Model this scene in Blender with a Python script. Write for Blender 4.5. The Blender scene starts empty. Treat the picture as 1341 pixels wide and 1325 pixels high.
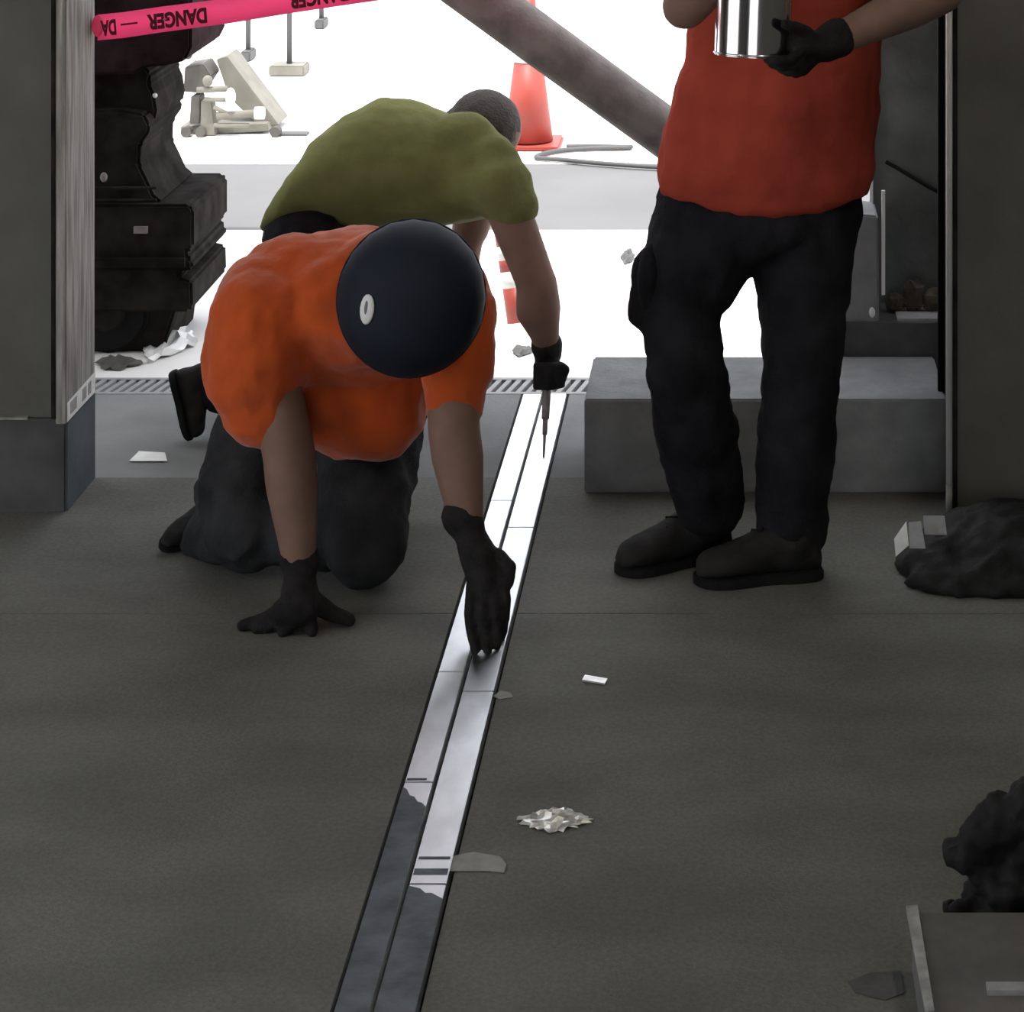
import bpy, bmesh, math, random
from mathutils import Vector as V, Matrix, Quaternion
random.seed(7)
scene = bpy.context.scene
COL = scene.collection

# ------------------------------------------------------------------ camera
# the photograph is a lower-left crop of a level shot: level camera + lens shift
F, CX, CY, H = 3000.0, 966.0, -400.0, 2.15
cam_d = bpy.data.cameras.new('camera'); cam = bpy.data.objects.new('camera', cam_d); COL.objects.link(cam)
cam.location = (0, 0, H); cam.rotation_euler = (math.pi/2, 0, 0)
cam_d.sensor_width = 36.0; cam_d.lens = F/1341*36.0
cam_d.shift_x = (670.5-CX)/1341; cam_d.shift_y = -(662.5-CY)/1341
cam_d.clip_end = 500
scene.camera = cam

# ------------------------------------------------------------------ light
w = bpy.data.worlds.new('sky'); scene.world = w; w.use_nodes = True
nt = w.node_tree; bg = nt.nodes['Background']
# hazy bright sky: the Nishita sky washed out by an even white haze
sky = nt.nodes.new('ShaderNodeTexSky'); sky.sky_type = 'NISHITA'; sky.sun_disc = False
sky.sun_elevation = math.radians(75); sky.sun_rotation = math.radians(193); sky.dust_density = 5.0
sc = nt.nodes.new('ShaderNodeMixRGB'); sc.blend_type = 'MIX'; sc.inputs['Fac'].default_value = 0.06
sc.inputs['Color1'].default_value = (0.97, 0.98, 1.0, 1)
nt.links.new(sky.outputs['Color'], sc.inputs['Color2']); nt.links.new(sc.outputs['Color'], bg.inputs['Color'])
bg.inputs['Strength'].default_value = 1.6
sd = bpy.data.lights.new('sun', 'SUN'); sun = bpy.data.objects.new('sun', sd); COL.objects.link(sun)
sd.energy = 3.2; sd.angle = math.radians(0.6); sd.color = (1, 0.97, 0.92)
SUN_DIR = V((0.06, 0.26, -1.0)).normalized()          # high sun from behind the building
sun.rotation_euler = SUN_DIR.to_track_quat('-Z', 'Y').to_euler(); sun.location = (0, -4, 12)

vs = scene.view_settings
vs.view_transform = 'Standard'; vs.look = 'None'; vs.gamma = 1.0; vs.use_curve_mapping = False
vs.exposure = 0.5

# ------------------------------------------------------------------ helpers
def P(px, py, Y):                     # point at depth Y seen at a photo position
    return V(((px-CX)*Y/F, Y, H-(py-CY)*Y/F))
def G(px, py, z=0.0):                 # point at height z seen at a photo position
    Y = F*(H-z)/(py-CY); return V(((px-CX)*Y/F, Y, z))

def mat(name, col, rough=0.7, metal=0.0, var=0.0, vscale=8.0, bump=0.0, bscale=60.0, col2=None, spec=None,
        trans=0.0, alpha=1.0, stretch=None, detail=4.0, aniso=0.0, sheen=0.0):
    m = bpy.data.materials.new(name); m.use_nodes = True; n = m.node_tree; b = n.nodes['Principled BSDF']
    b.inputs['Base Color'].default_value = (*col, 1); b.inputs['Roughness'].default_value = rough
    b.inputs['Metallic'].default_value = metal
    if spec is not None: b.inputs['Specular IOR Level'].default_value = spec
    if aniso: b.inputs['Anisotropic'].default_value = aniso
    if sheen: b.inputs['Sheen Weight'].default_value = sheen
    if trans: b.inputs['Transmission Weight'].default_value = trans
    if alpha < 1: b.inputs['Alpha'].default_value = alpha
    tc = n.nodes.new('ShaderNodeTexCoord'); src = tc.outputs['Object']
    if stretch:
        mp = n.nodes.new('ShaderNodeMapping'); mp.inputs['Scale'].default_value = stretch
        n.links.new(src, mp.inputs['Vector']); src = mp.outputs['Vector']
    if var or col2:
        nz = n.nodes.new('ShaderNodeTexNoise'); nz.inputs['Scale'].default_value = vscale; nz.inputs['Detail'].default_value = detail
        n.links.new(src, nz.inputs['Vector'])
        cr = n.nodes.new('ShaderNodeValToRGB')
        a = col if col2 else tuple(c*(1-var) for c in col)
        c2 = col2 if col2 else tuple(min(1, c*(1+var)) for c in col)
        cr.color_ramp.elements[0].color = (*a, 1); cr.color_ramp.elements[1].color = (*c2, 1)
        cr.color_ramp.elements[0].position = 0.35; cr.color_ramp.elements[1].position = 0.65
        n.links.new(nz.outputs['Fac'], cr.inputs['Fac']); n.links.new(cr.outputs['Color'], b.inputs['Base Color'])
    if bump:
        nb = n.nodes.new('ShaderNodeTexNoise'); nb.inputs['Scale'].default_value = bscale; nb.inputs['Detail'].default_value = 5
        n.links.new(src, nb.inputs['Vector'])
        bp = n.nodes.new('ShaderNodeBump'); bp.inputs['Strength'].default_value = bump; bp.inputs['Distance'].default_value = 0.01
        n.links.new(nb.outputs['Fac'], bp.inputs['Height']); n.links.new(bp.outputs['Normal'], b.inputs['Normal'])
    return m

class MB:
    def __init__(s): s.v = []; s.f = []
    def add(s, vs, fs):
        o = len(s.v); s.v += [V(x) for x in vs]; s.f += [tuple(i+o for i in f) for f in fs]; return s
    def box(s, a, b):
        x0, y0, z0 = a; x1, y1, z1 = b
        return s.add([(x0,y0,z0),(x1,y0,z0),(x1,y1,z0),(x0,y1,z0),(x0,y0,z1),(x1,y0,z1),(x1,y1,z1),(x0,y1,z1)],
                     [(0,3,2,1),(4,5,6,7),(0,1,5,4),(1,2,6,5),(2,3,7,6),(3,0,4,7)])
    def prism(s, pts, d):             # polygon of 3D points pushed along d
        n = len(pts); d = V(d)
        return s.add([V(p) for p in pts]+[V(p)+d for p in pts],
                     [tuple(range(n-1,-1,-1)), tuple(range(n,2*n))]+[(i,(i+1)%n,(i+1)%n+n,i+n) for i in range(n)])
    def loft(s, rings):               # rings: (centre, half-axis a, half-axis b)
        N = 20; vs = []; fs = []
        for c, a, b in rings:
            c, a, b = V(c), V(a), V(b)
            vs += [c + a*math.cos(2*math.pi*k/N) + b*math.sin(2*math.pi*k/N) for k in range(N)]
        for i in range(len(rings)-1):
            for k in range(N):
                fs.append((i*N+k, i*N+(k+1)%N, (i+1)*N+(k+1)%N, (i+1)*N+k))
        fs.append(tuple(range(N-1,-1,-1))); fs.append(tuple((len(rings)-1)*N+k for k in range(N)))
        return s.add(vs, fs)
    def cyl(s, p0, p1, r0, r1=None, seg=16):
        p0, p1 = V(p0), V(p1); r1 = r0 if r1 is None else r1
        d = (p1-p0).normalized(); a = d.orthogonal().normalized(); b = d.cross(a)
        vs = []
        for p, r in ((p0, r0), (p1, r1)):
            vs += [p + (a*math.cos(2*math.pi*k/seg)+b*math.sin(2*math.pi*k/seg))*r for k in range(seg)]
        fs = [(k,(k+1)%seg,(k+1)%seg+seg,k+seg) for k in range(seg)]+[tuple(range(seg-1,-1,-1)), tuple(range(seg,2*seg))]
        return s.add(vs, fs)
    def ell(s, c, r, rot=None, nu=16, nv=10):
        c = V(c); rot = rot or Matrix.Identity(3); vs = []; fs = []
        if not hasattr(r, '__len__'): r = (r, r, r)
        vs.append(c + rot @ V((0,0,r[2])))
        for i in range(1, nv):
            t = math.pi*i/nv
            for k in range(nu):
                p = 2*math.pi*k/nu
                vs.append(c + rot @ V((r[0]*math.sin(t)*math.cos(p), r[1]*math.sin(t)*math.sin(p), r[2]*math.cos(t))))
        vs.append(c - rot @ V((0,0,r[2]))); L = len(vs)-1
        for k in range(nu):
            fs.append((0, 1+k, 1+(k+1)%nu)); b = 1+(nv-2)*nu; fs.append((L, b+(k+1)%nu, b+k))
            for i in range(nv-2):
                a = 1+i*nu; fs.append((a+k, a+nu+k, a+nu+(k+1)%nu, a+(k+1)%nu))
        return s.add(vs, fs)
    def cap(s, p0, p1, r0, r1=None):
        r1 = r0 if r1 is None else r1
        s.cyl(p0, p1, r0, r1, 14); s.ell(p0, r0, nu=12, nv=8); s.ell(p1, r1, nu=12, nv=8); return s
    def chain(s, pts, rs):
        if not hasattr(rs, '__len__'): rs = [rs]*len(pts)
        for i in range(len(pts)-1): s.cap(pts[i], pts[i+1], rs[i], rs[i+1])
        return s
    def tube(s, pts, r, seg=8):
        pts = [V(p) for p in pts]; rings = []; a = None
        for i, p in enumerate(pts):
            d = (pts[min(i+1, len(pts)-1)]-pts[max(i-1, 0)]).normalized()
            a = (d.orthogonal() if a is None else (a - d*a.dot(d))).normalized(); b = d.cross(a)
            rr = r[i] if hasattr(r, '__len__') else r
            rings.append([p+(a*math.cos(2*math.pi*k/seg)+b*math.sin(2*math.pi*k/seg))*rr for k in range(seg)])
        vs = [x for R in rings for x in R]
        fs = [(i*seg+k, i*seg+(k+1)%seg, (i+1)*seg+(k+1)%seg, (i+1)*seg+k) for i in range(len(pts)-1) for k in range(seg)]
        fs += [tuple(range(seg-1,-1,-1)), tuple((len(pts)-1)*seg+k for k in range(seg))]
        return s.add(vs, fs)
    def mesh(s, name):
        me = bpy.data.meshes.new(name); me.from_pydata([tuple(v) for v in s.v], [], s.f); me.update()
        bm = bmesh.new(); bm.from_mesh(me); bmesh.ops.recalc_face_normals(bm, faces=bm.faces); bm.to_mesh(me); bm.free()
        return me
    def build(s, name, m, parent=None, smooth=False, bevel=0.0):
        me = s.mesh(name)
        if bevel:
            bm = bmesh.new(); bm.from_mesh(me)
            es = [e for e in bm.edges if len(e.link_faces) == 2 and e.calc_face_angle(0) > 0.5]
            bmesh.ops.bevel(bm, geom=es, offset=bevel, segments=2, affect='EDGES', clamp_overlap=True); bm.to_mesh(me); bm.free()
        return finish(me, name, m, parent, smooth)
    def blob(s, name, m, parent=None, voxel=0.014, smooth=6, wrinkle=0.0, wscale=0.1):
        o = bpy.data.objects.new('tmp', s.mesh('tmp')); COL.objects.link(o)
        r = o.modifiers.new('r', 'REMESH'); r.mode = 'VOXEL'; r.voxel_size = voxel; r.use_smooth_shade = True
        k = o.modifiers.new('s', 'SMOOTH'); k.factor = 0.5; k.iterations = smooth
        if wrinkle:
            t = bpy.data.textures.new('folds', 'CLOUDS'); t.noise_scale = wscale; t.noise_depth = 2
            d = o.modifiers.new('d', 'DISPLACE'); d.texture = t; d.strength = wrinkle; d.mid_level = 0.5
            k2 = o.modifiers.new('s2', 'SMOOTH'); k2.factor = 0.5; k2.iterations = 1
        dg = bpy.context.evaluated_depsgraph_get()
        me = bpy.data.meshes.new_from_object(o.evaluated_get(dg)); tm = o.data
        bpy.data.objects.remove(o); bpy.data.meshes.remove(tm)
        return finish(me, name, m, parent, True)

def put(o, parent):
    COL.objects.link(o)
    if parent:
        o.parent = parent; q = parent; t = V((0,0,0))
        while q: t += q.location + q.matrix_parent_inverse.translation; q = q.parent
        o.matrix_parent_inverse = Matrix.Translation(-t)
    return o
def finish(me, name, m, parent, smooth):
    me.name = name; me.materials.clear(); me.materials.append(m)
    if smooth: me.polygons.foreach_set('use_smooth', [p.loop_total <= 4 for p in me.polygons]); me.update()   # end caps stay flat
    return put(bpy.data.objects.new(name, me), parent)
def tag(o, label, cat, group=None):
    o['label'] = label; o['category'] = cat
    if group: o['group'] = group
    return o
def thing(name, label, cat, loc, group=None):
    o = bpy.data.objects.new(name, None); COL.objects.link(o); o.location = loc; o.empty_display_size = 0.1
    return tag(o, label, cat, group)
def struct(o, label=None):
    o['kind'] = 'structure'
    if label: o['label'] = label
    return o

# ------------------------------------------------------------------ materials
M_floor = mat('floor_concrete', (0.142,0.142,0.125), 0.85, var=0.13, vscale=3.0, bump=0.25, bscale=140, spec=0.25, stretch=(1,1.6,1), detail=8)
n_ = M_floor.node_tree; b_ = n_.nodes['Principled BSDF']; lk = b_.inputs['Base Color'].links[0]; cs = lk.from_socket
sp = n_.nodes.new('ShaderNodeTexNoise'); sp.inputs['Scale'].default_value = 90; sp.inputs['Detail'].default_value = 6
tc_ = n_.nodes.new('ShaderNodeTexCoord'); n_.links.new(tc_.outputs['Object'], sp.inputs['Vector'])
cr_ = n_.nodes.new('ShaderNodeValToRGB'); cr_.color_ramp.elements[0].color = (0.62,0.62,0.62,1); cr_.color_ramp.elements[1].color = (1.25,1.25,1.25,1)
cr_.color_ramp.elements[0].position = 0.38; cr_.color_ramp.elements[1].position = 0.62
mu = n_.nodes.new('ShaderNodeMixRGB'); mu.blend_type = 'MULTIPLY'; mu.inputs['Fac'].default_value = 0.3
n_.links.new(sp.outputs['Fac'], cr_.inputs['Fac']); n_.links.new(cs, mu.inputs['Color1']); n_.links.new(cr_.outputs['Color'], mu.inputs['Color2'])
n_.links.new(mu.outputs['Color'], b_.inputs['Base Color'])
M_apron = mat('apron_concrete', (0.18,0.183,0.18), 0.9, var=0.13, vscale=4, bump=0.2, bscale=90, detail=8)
M_ground = mat('pale_concrete', (0.72,0.71,0.69), 0.95, var=0.05, vscale=0.8, spec=0.1)
M_patch = mat('grey_ground_band', (0.165,0.165,0.167), 0.95, var=0.05, vscale=2, spec=0.1)
M_wall = mat('grey_plaster', (0.128,0.126,0.113), 0.9, var=0.10, vscale=5, bump=0.2, bscale=50, spec=0.15)
M_base = mat('dark_footing', (0.09,0.09,0.09), 0.9, var=0.25, vscale=6, bump=0.4, bscale=30, spec=0.15)
M_basej = mat('bluish_footing', (0.11,0.125,0.14), 0.9, var=0.2, vscale=6, bump=0.3, bscale=30, spec=0.15)
M_ceil = mat('ceiling_concrete', (0.3,0.3,0.29), 0.9, var=0.1, vscale=4)
M_wood = mat('weathered_wood', (0.19,0.185,0.17), 0.85, col2=(0.40,0.39,0.37), vscale=9, stretch=(6,6,0.5), bump=0.5, bscale=25, spec=0.15)
M_trim = mat('white_metal_trim', (0.75,0.76,0.74), 0.5)
M_trimd = mat('grey_trim', (0.30,0.30,0.29), 0.7, var=0.3, vscale=20)
M_slab = mat('slab_concrete', (0.25,0.26,0.265), 0.9, var=0.14, vscale=10, bump=0.4, bscale=60, spec=0.2)
M_dark = mat('dark_paint', (0.022,0.020,0.018), 0.9, var=0.4, vscale=12, spec=0.02)
M_darkr = mat('dark_reddish_paint', (0.030,0.018,0.020), 0.9, var=0.4, vscale=12, spec=0.02)
M_rubber = mat('black_rubber', (0.012,0.012,0.012), 0.85, bump=0.3, bscale=80, spec=0.15)
M_steel = mat('brushed_steel', (0.88,0.89,0.91), 0.40, 1.0, var=0.07, vscale=10, stretch=(2,1,1), bump=0.03, bscale=18, aniso=0.9)
b_ = M_steel.node_tree.nodes['Principled BSDF']; tg = M_steel.node_tree.nodes.new('ShaderNodeCombineXYZ')
tg.inputs['X'].default_value = 1.0; M_steel.node_tree.links.new(tg.outputs[0], b_.inputs['Tangent'])   # brushed along its length
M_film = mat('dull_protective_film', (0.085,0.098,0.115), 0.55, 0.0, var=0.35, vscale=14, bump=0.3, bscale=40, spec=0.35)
M_chan = mat('black_channel', (0.006,0.006,0.006), 0.9, spec=0.1)
M_chrome = mat('polished_steel', (0.75,0.73,0.76), 0.13, 1.0)
M_pink = mat('pink_plastic_tape', (0.95,0.20,0.42), 0.5, var=0.08, vscale=6)
n_ = M_pink.node_tree; tr = n_.nodes.new('ShaderNodeBsdfTranslucent'); tr.inputs['Color'].default_value = (1.0,0.25,0.45,1)
mx = n_.nodes.new('ShaderNodeMixShader'); mx.inputs['Fac'].default_value = 0.6
n_.links.new(n_.nodes['Principled BSDF'].outputs[0], mx.inputs[1]); n_.links.new(tr.outputs[0], mx.inputs[2])
n_.links.new(mx.outputs[0], n_.nodes['Material Output'].inputs['Surface'])
M_ink = mat('dark_red_print', (0.10,0.005,0.02), 0.7)
M_cone = mat('orange_plastic', (0.34,0.055,0.04), 0.5, var=0.08, vscale=10)
M_white = mat('white_plastic', (0.8,0.8,0.78), 0.6)
M_beige = mat('beige_paint', (0.19,0.18,0.15), 0.7, var=0.12, vscale=10)
M_beiged = mat('dark_taupe_paint', (0.08,0.075,0.065), 0.7, var=0.2, vscale=10)
M_pipe = mat('grey_brown_pipe', (0.27,0.24,0.23), 0.8, var=0.22, vscale=14, bump=0.3, bscale=60, spec=0.2)
M_hose = mat('grey_hose', (0.09,0.09,0.09), 0.7)
M_orange = mat('orange_shirt', (0.50,0.080,0.016), 0.9, var=0.08, vscale=10, bump=0.25, bscale=50, spec=0.1, sheen=0.25)
M_orange2 = mat('rust_orange_shirt', (0.36,0.056,0.034), 0.9, var=0.08, vscale=10, bump=0.25, bscale=50, spec=0.1)
M_lime = mat('lime_shirt', (0.165,0.17,0.065), 0.9, var=0.10, vscale=12, bump=0.25, bscale=50, spec=0.1)
M_jean = mat('dark_jeans', (0.033,0.034,0.036), 0.95, var=0.35, vscale=9, bump=0.4, bscale=120, spec=0.1)
M_pant = mat('black_trousers', (0.016,0.015,0.018), 0.95, var=0.35, vscale=9, bump=0.4, bscale=120, spec=0.1)
M_glove = mat('black_glove', (0.018,0.016,0.016), 0.85, var=0.3, vscale=30, bump=0.4, bscale=120, spec=0.15)
M_boot = mat('dark_boot', (0.022,0.020,0.019), 0.8, var=0.35, vscale=15, bump=0.3, bscale=60, spec=0.15)
M_hat = mat('navy_hard_hat', (0.012,0.016,0.028), 0.7, var=0.15, vscale=10, spec=0.2)
M_skin = mat('skin', (0.20,0.118,0.088), 0.65, var=0.10, vscale=12, bump=0.1, bscale=80, spec=0.25)
M_skin2 = mat('tan_skin', (0.22,0.13,0.10), 0.7, var=0.10, vscale=12, spec=0.2)
M_hair = mat('dark_hair', (0.06,0.052,0.048), 0.85, bump=0.6, bscale=150)
M_badge = mat('white_badge', (0.75,0.75,0.75), 0.6)
M_badged = mat('grey_badge_mark', (0.15,0.15,0.17), 0.6)
M_black = mat('black_sheet', (0.012,0.012,0.012), 0.7, var=0.4, vscale=15, bump=0.5, bscale=40, spec=0.2)
M_paper = mat('white_card', (0.85,0.85,0.83), 0.8, var=0.06, vscale=30)
M_paperg = mat('grey_card', (0.33,0.33,0.34), 0.8, var=0.12, vscale=30)
M_foil = mat('silver_shavings', (0.72,0.72,0.68), 0.35, 0.6, var=0.15, vscale=40)
M_tapec = mat('translucent_tape', (0.30,0.30,0.27), 0.5, alpha=0.75, var=0.15, vscale=30)
M_box = mat('grey_cardboard', (0.12,0.115,0.11), 0.9, var=0.2, vscale=8, bump=0.2, bscale=40)
M_green = mat('dark_green_grey_panel', (0.15,0.165,0.155), 0.85, var=0.35, vscale=4, bump=0.2, bscale=40, spec=0.15)
M_rust = mat('brown_rubble', (0.06,0.05,0.035), 0.95, var=0.4, vscale=20, bump=0.6, bscale=50)
M_grate = mat('grey_cast_grate', (0.30,0.30,0.30), 0.7, 0.2, var=0.1, vscale=20)

# ------------------------------------------------------------------ the setting
YN, YF = 6.04, 6.29                   # inner and outer face of the doorway wall
XL, XR = -1.768, 0.545                # door opening
RX0, RX1, RY0, RZ = -3.6, 2.6, -4.0, 3.7
CH0, CH1 = -0.666, -0.517             # metal strip's channel in the floor

fl = struct(MB().box((RX0,RY0,-0.30),(RX1,YF,-0.03)).build('floor', M_chan), 'dark grey concrete floor of the bay')
JY = 5.36
for i, (x0, x1) in enumerate(((RX0, CH0), (CH1, RX1))):
    MB().box((x0,RY0,-0.035),(x1,JY-0.002,0.0)).build('floor_slab', M_floor, fl)
    MB().box((x0,JY+0.002,-0.035),(x1,YF,0.0)).build('floor_slab', M_floor, fl)

gr = struct(MB().box((-60,YF+0.001,-0.30),(60,120,-0.03)).build('ground', M_chan), 'pale sunlit concrete yard outside')
DR0, DR1 = 7.05, 7.20                 # trench drain
for x0, x1 in ((-4.5, CH0), (CH1, 4.5)):
    MB().box((x0,YF+0.001,-0.035),(x1,DR0-0.01,0.0)).build('apron_slab', M_apron, gr)
MB().box((-60,YF+0.001,-0.035),(-4.51,120,0.0)).build('yard_slab', M_ground, gr)
MB().box((4.51,YF+0.001,-0.035),(60,120,0.0)).build('yard_slab', M_ground, gr)
MB().box((-4.5,DR1+0.01,-0.035),(4.5,9.2,0.0)).build('yard_slab', M_ground, gr)
MB().box((-4.5,9.2,-0.035),(0.6,10.5,-0.004)).build('darker_ground_band', M_patch, gr)  # band of ground in a darker grey
MB().box((0.605,9.2,-0.035),(4.5,10.5,0.0)).build('yard_slab', M_ground, gr)
MB().box((-4.5,10.505,-0.035),(4.5,120,0.0)).build('yard_slab', M_ground, gr)

# doorway wall: left piece, right piece, header, footing
wl = struct(MB().box((RX0,YN,0.0),(XL-0.02,YF,RZ)).build('wall_left', M_wall), 'grey wall left of the doorway')
MB().box((RX0,YN-0.012,0.0),(XL-0.005,YF,0.245)).build('footing', M_base, wl)
MB().box((XL-0.006,YN-0.004,0.0),(XL+0.004,YF,0.232)).build('footing_side', M_basej, wl)
MB().box((RX0,YN-0.016,0.243),(XL-0.10,YN,0.249)).build('footing_lip', M_trimd, wl)
wr = struct(MB().box((XR+0.02,5.92,0.0),(RX1,YF,RZ)).build('wall_right', M_wall), 'grey wall right of the doorway')
MB().box((XR+0.09,5.912,0.0),(RX1,5.93,0.05)).build('footing', M_base, wr)
struct(MB().box((XL-0.02,YN,2.5),(XR+0.02,YF,RZ)).build('wall_header', M_wall), 'wall above the doorway')
# side walls of the bay (left side has a wide gateway that lets daylight in), rear wall with an opening added for fill light, roof
sl = MB(); sl.box((RX0-0.2,RY0,0),(RX0,1.6,RZ)).box((RX0-0.2,4.7,0),(RX0,YF,RZ)).box((RX0-0.2,1.6,2.5),(RX0,4.7,RZ))
struct(sl.build('wall_side_left', M_wall), 'side wall with a wide gateway')
struct(MB().box((RX1,RY0,0),(RX1+0.2,YF,RZ)).build('wall_side_right', M_wall), 'plain side wall of the bay')
re_ = MB().box((RX0-0.2,RY0-0.2,0),(-1.9,RY0,RZ)).box((1.9,RY0-0.2,0),(RX1+0.2,RY0,RZ)).box((-1.9,RY0-0.2,2.9),(1.9,RY0,RZ))
struct(re_.build('wall_rear', M_wall), 'rear wall of the bay with a wide opening added for fill light')
struct(MB().box((-40,-40,-0.05),(40,RY0-0.2,-0.001)).build('ground_rear', M_ground), 'yard behind the bay'); struct(MB().box((-40,RY0-0.2,-0.05),(RX0-0.2,YF,-0.001)).build('ground_side', M_ground), 'yard left of the bay')
struct(MB().box((RX0-0.2,RY0-0.2,RZ),(RX1+0.2,YF,RZ+0.18)).build('ceiling', M_ceil), 'concrete roof slab')
# unseen canopy added to keep the parked machine in shade
cn = struct(MB().box((-4.4,YF,2.62),(-1.72,8.55,2.74)).build('roof_shade_canopy', M_ceil), 'flat canopy added to shade the parked machine')
for x, y in ((-4.3,8.45),(-3.0,8.45)):
    MB().box((x-0.04,y-0.04,0.0),(x+0.04,y+0.04,2.62)).build('shade_canopy_post', M_dark, cn)

struct(MB().box((-1.715,YF,2.62),(2.8,6.60,2.74)).build('roof_shade_overhang', M_ceil), 'narrow roof overhang added to shade the doorway')  # unseen overhang added to cut the sky light over the lime worker
# two unseen ceiling battens added as warm fill for the bay
M_tubeon = mat('lit_fill_tube', (1,1,1), 0.5); e_ = M_tubeon.node_tree.nodes['Principled BSDF']
e_.inputs['Emission Color'].default_value = (1.0,0.93,0.80,1); e_.inputs['Emission Strength'].default_value = 24.0
for x, yl, lb_ in ((-1.9,1.9,'added fluorescent fill light over the left of the bay'),(1.15,3.3,'added fluorescent fill light over the right of the bay')):
    t = thing('fill_light', lb_, 'lamp', (x,yl+0.7,RZ), 'added fill lights of the bay')
    MB().box((x-0.09,yl,RZ-0.06),(x+0.09,yl+1.4,RZ)).build('housing', M_white, t, bevel=0.006)
    for q in (-0.045,0.045): MB().cyl((x+q,yl+0.03,RZ-0.085),(x+q,yl+1.37,RZ-0.085),0.016).build('tube', M_tubeon, t, True)

# wooden jamb board on the doorway's left reveal
bd = struct(MB().box((XL-0.022,YN-0.03,0.236),(XL+0.006,YF-0.012,2.5)).build('trim_1', M_wood, bevel=0.002), 'weathered grey wooden jamb board')
MB().box((XL-0.032,YN-0.034,0.25),(XL-0.0225,YN-0.001,2.5)).build('edge_strip', M_dark, bd)
lab = MB(); x_ = XL+0.0072
lab.add([(x_,YN-0.025,0.240),(x_,YF-0.015,0.240),(x_,YF-0.015,0.296),(x_,YN-0.025,0.290),
         (x_+0.001,YN-0.025,0.240),(x_+0.001,YF-0.015,0.240),(x_+0.001,YF-0.015,0.296),(x_+0.001,YN-0.025,0.290)],
        [(0,1,2,3),(4,7,6,5),(0,4,5,1),(1,5,6,2),(2,6,7,3),(3,7,4,0)])
lb = lab.build('printed_label', M_paper, bd); lb['label'] = 'white paper label'
for y0, y1 in ((6.04,6.10),(6.15,6.19),(6.205,6.235)):
    MB().box((x_+0.001,y0,0.252),(x_+0.0016,y1,0.284)).build('label_print', M_paperg, lb)

# white corner trim of the right wall
t2 = struct(MB().cyl((XR+0.001,5.912,0.115),(XR+0.001,5.912,2.6),0.0085,0.0085,20).build('trim_2', M_trim, None, True), 'thin white corner strip')
MB().cyl((XR+0.001,5.912,0.02),(XR+0.001,5.912,0.115),0.0085,0.0085,20).build('grey_end', M_trimd, t2, True)  # lower end of the strip in a darker grey
MB().box((XR+0.010,5.908,0.03),(XR+0.022,5.924,2.6)).build('dark_joint', M_dark, t2)
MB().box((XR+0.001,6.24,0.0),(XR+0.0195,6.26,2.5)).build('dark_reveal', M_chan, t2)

# raised concrete step in the doorway, right half
st = struct(MB().box((-0.413,6.17,0.0),(XR+0.018,6.57,0.252)).build('step_slab', M_slab, bevel=0.005), 'low raised concrete step in the doorway')
MB().box((0.28,6.58,0.0),(2.4,6.80,0.345)).build('sill_block', M_base, st)

# dark wall panel beyond the step
pn = struct(MB().box((0.40,6.83,0.0),(2.5,6.95,3.4)).build('wall_outer', M_green), 'dark green-grey wall beyond the step')
MB().box((0.392,6.80,0.36),(0.402,6.835,1.4)).build('edge_strip', M_trim, pn)
MB().tube([P(1160,212,6.82),P(1175,220,6.81),P(1195,232,6.81),P(1215,244,6.81),P(1240,257,6.82)],0.006).build('cable', M_rubber, pn)
MB().ell(P(1142,409,6.58),(0.009,0.009,0.015)).build('white_cap', M_trim, pn, True)
MB().box((0.46,6.60,0.345),(0.60,6.68,0.352)).build('pale_batten', M_paperg, st)

# trench drain across the doorway
td = thing('trench_drain', 'narrow slotted grey trench drain across the doorway', 'drain', (-0.6,7.12,0))
MB().box((-4.5,DR0-0.008,-0.03),(4.5,DR0+0.012,0.001)).build('frame_rail', M_grate, td)
MB().box((-4.5,DR1-0.012,-0.03),(4.5,DR1+0.008,0.001)).build('frame_rail', M_grate, td)
bar = None; k = 0
xs = [-2.35+0.031*i for i in range(62)]
for x in xs:
    if bar is None:
        m_ = MB().prism([(-0.010,DR0+0.012,-0.018),(0.006,DR0+0.012,-0.018),(0.030,DR1-0.012,-0.018),(0.014,DR1-0.012,-0.018)],(0,0,0.018))
        bar = m_.mesh('grate_bar'); bar.materials.append(M_grate)
    o = bpy.data.objects.new('grate_bar', bar); o.location = (x,0,0); put(o, td)

# ------------------------------------------------------------------ metal strip in the floor
tp = thing('metal_floor_strip', 'shiny two-leaf metal joint strip set into the concrete floor', 'metal strip', (-0.591,5.2,0))
def plate(x0, x1, y0, y1, z=0.004):
    m_ = MB().box((x0,y0,-0.028),(x1,y1,z)); return m_.build('plate', M_steel, tp, bevel=0.0012)
for a, b in ((3.3,4.52),(4.524,5.03),(5.034,6.1),(6.104,7.03)): plate(-0.657,-0.602,a,b)
for a, b in ((3.3,4.13),(4.134,4.93),(4.934,5.9),(5.904,7.03)): plate(-0.592,-0.526,a,b, 0.005)
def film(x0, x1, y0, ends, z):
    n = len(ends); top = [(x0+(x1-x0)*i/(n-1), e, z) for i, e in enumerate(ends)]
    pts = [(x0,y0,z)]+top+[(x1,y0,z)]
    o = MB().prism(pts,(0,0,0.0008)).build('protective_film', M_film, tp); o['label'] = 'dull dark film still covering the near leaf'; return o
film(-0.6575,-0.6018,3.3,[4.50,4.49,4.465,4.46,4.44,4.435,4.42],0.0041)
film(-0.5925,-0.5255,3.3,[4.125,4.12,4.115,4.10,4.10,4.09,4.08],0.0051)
def scrap_on(x0,x1,y0,y1,z,m_): MB().box((x0,y0,z),(x1,y1,z+0.0007)).build('tape_remnant', m_, tp)
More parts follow.
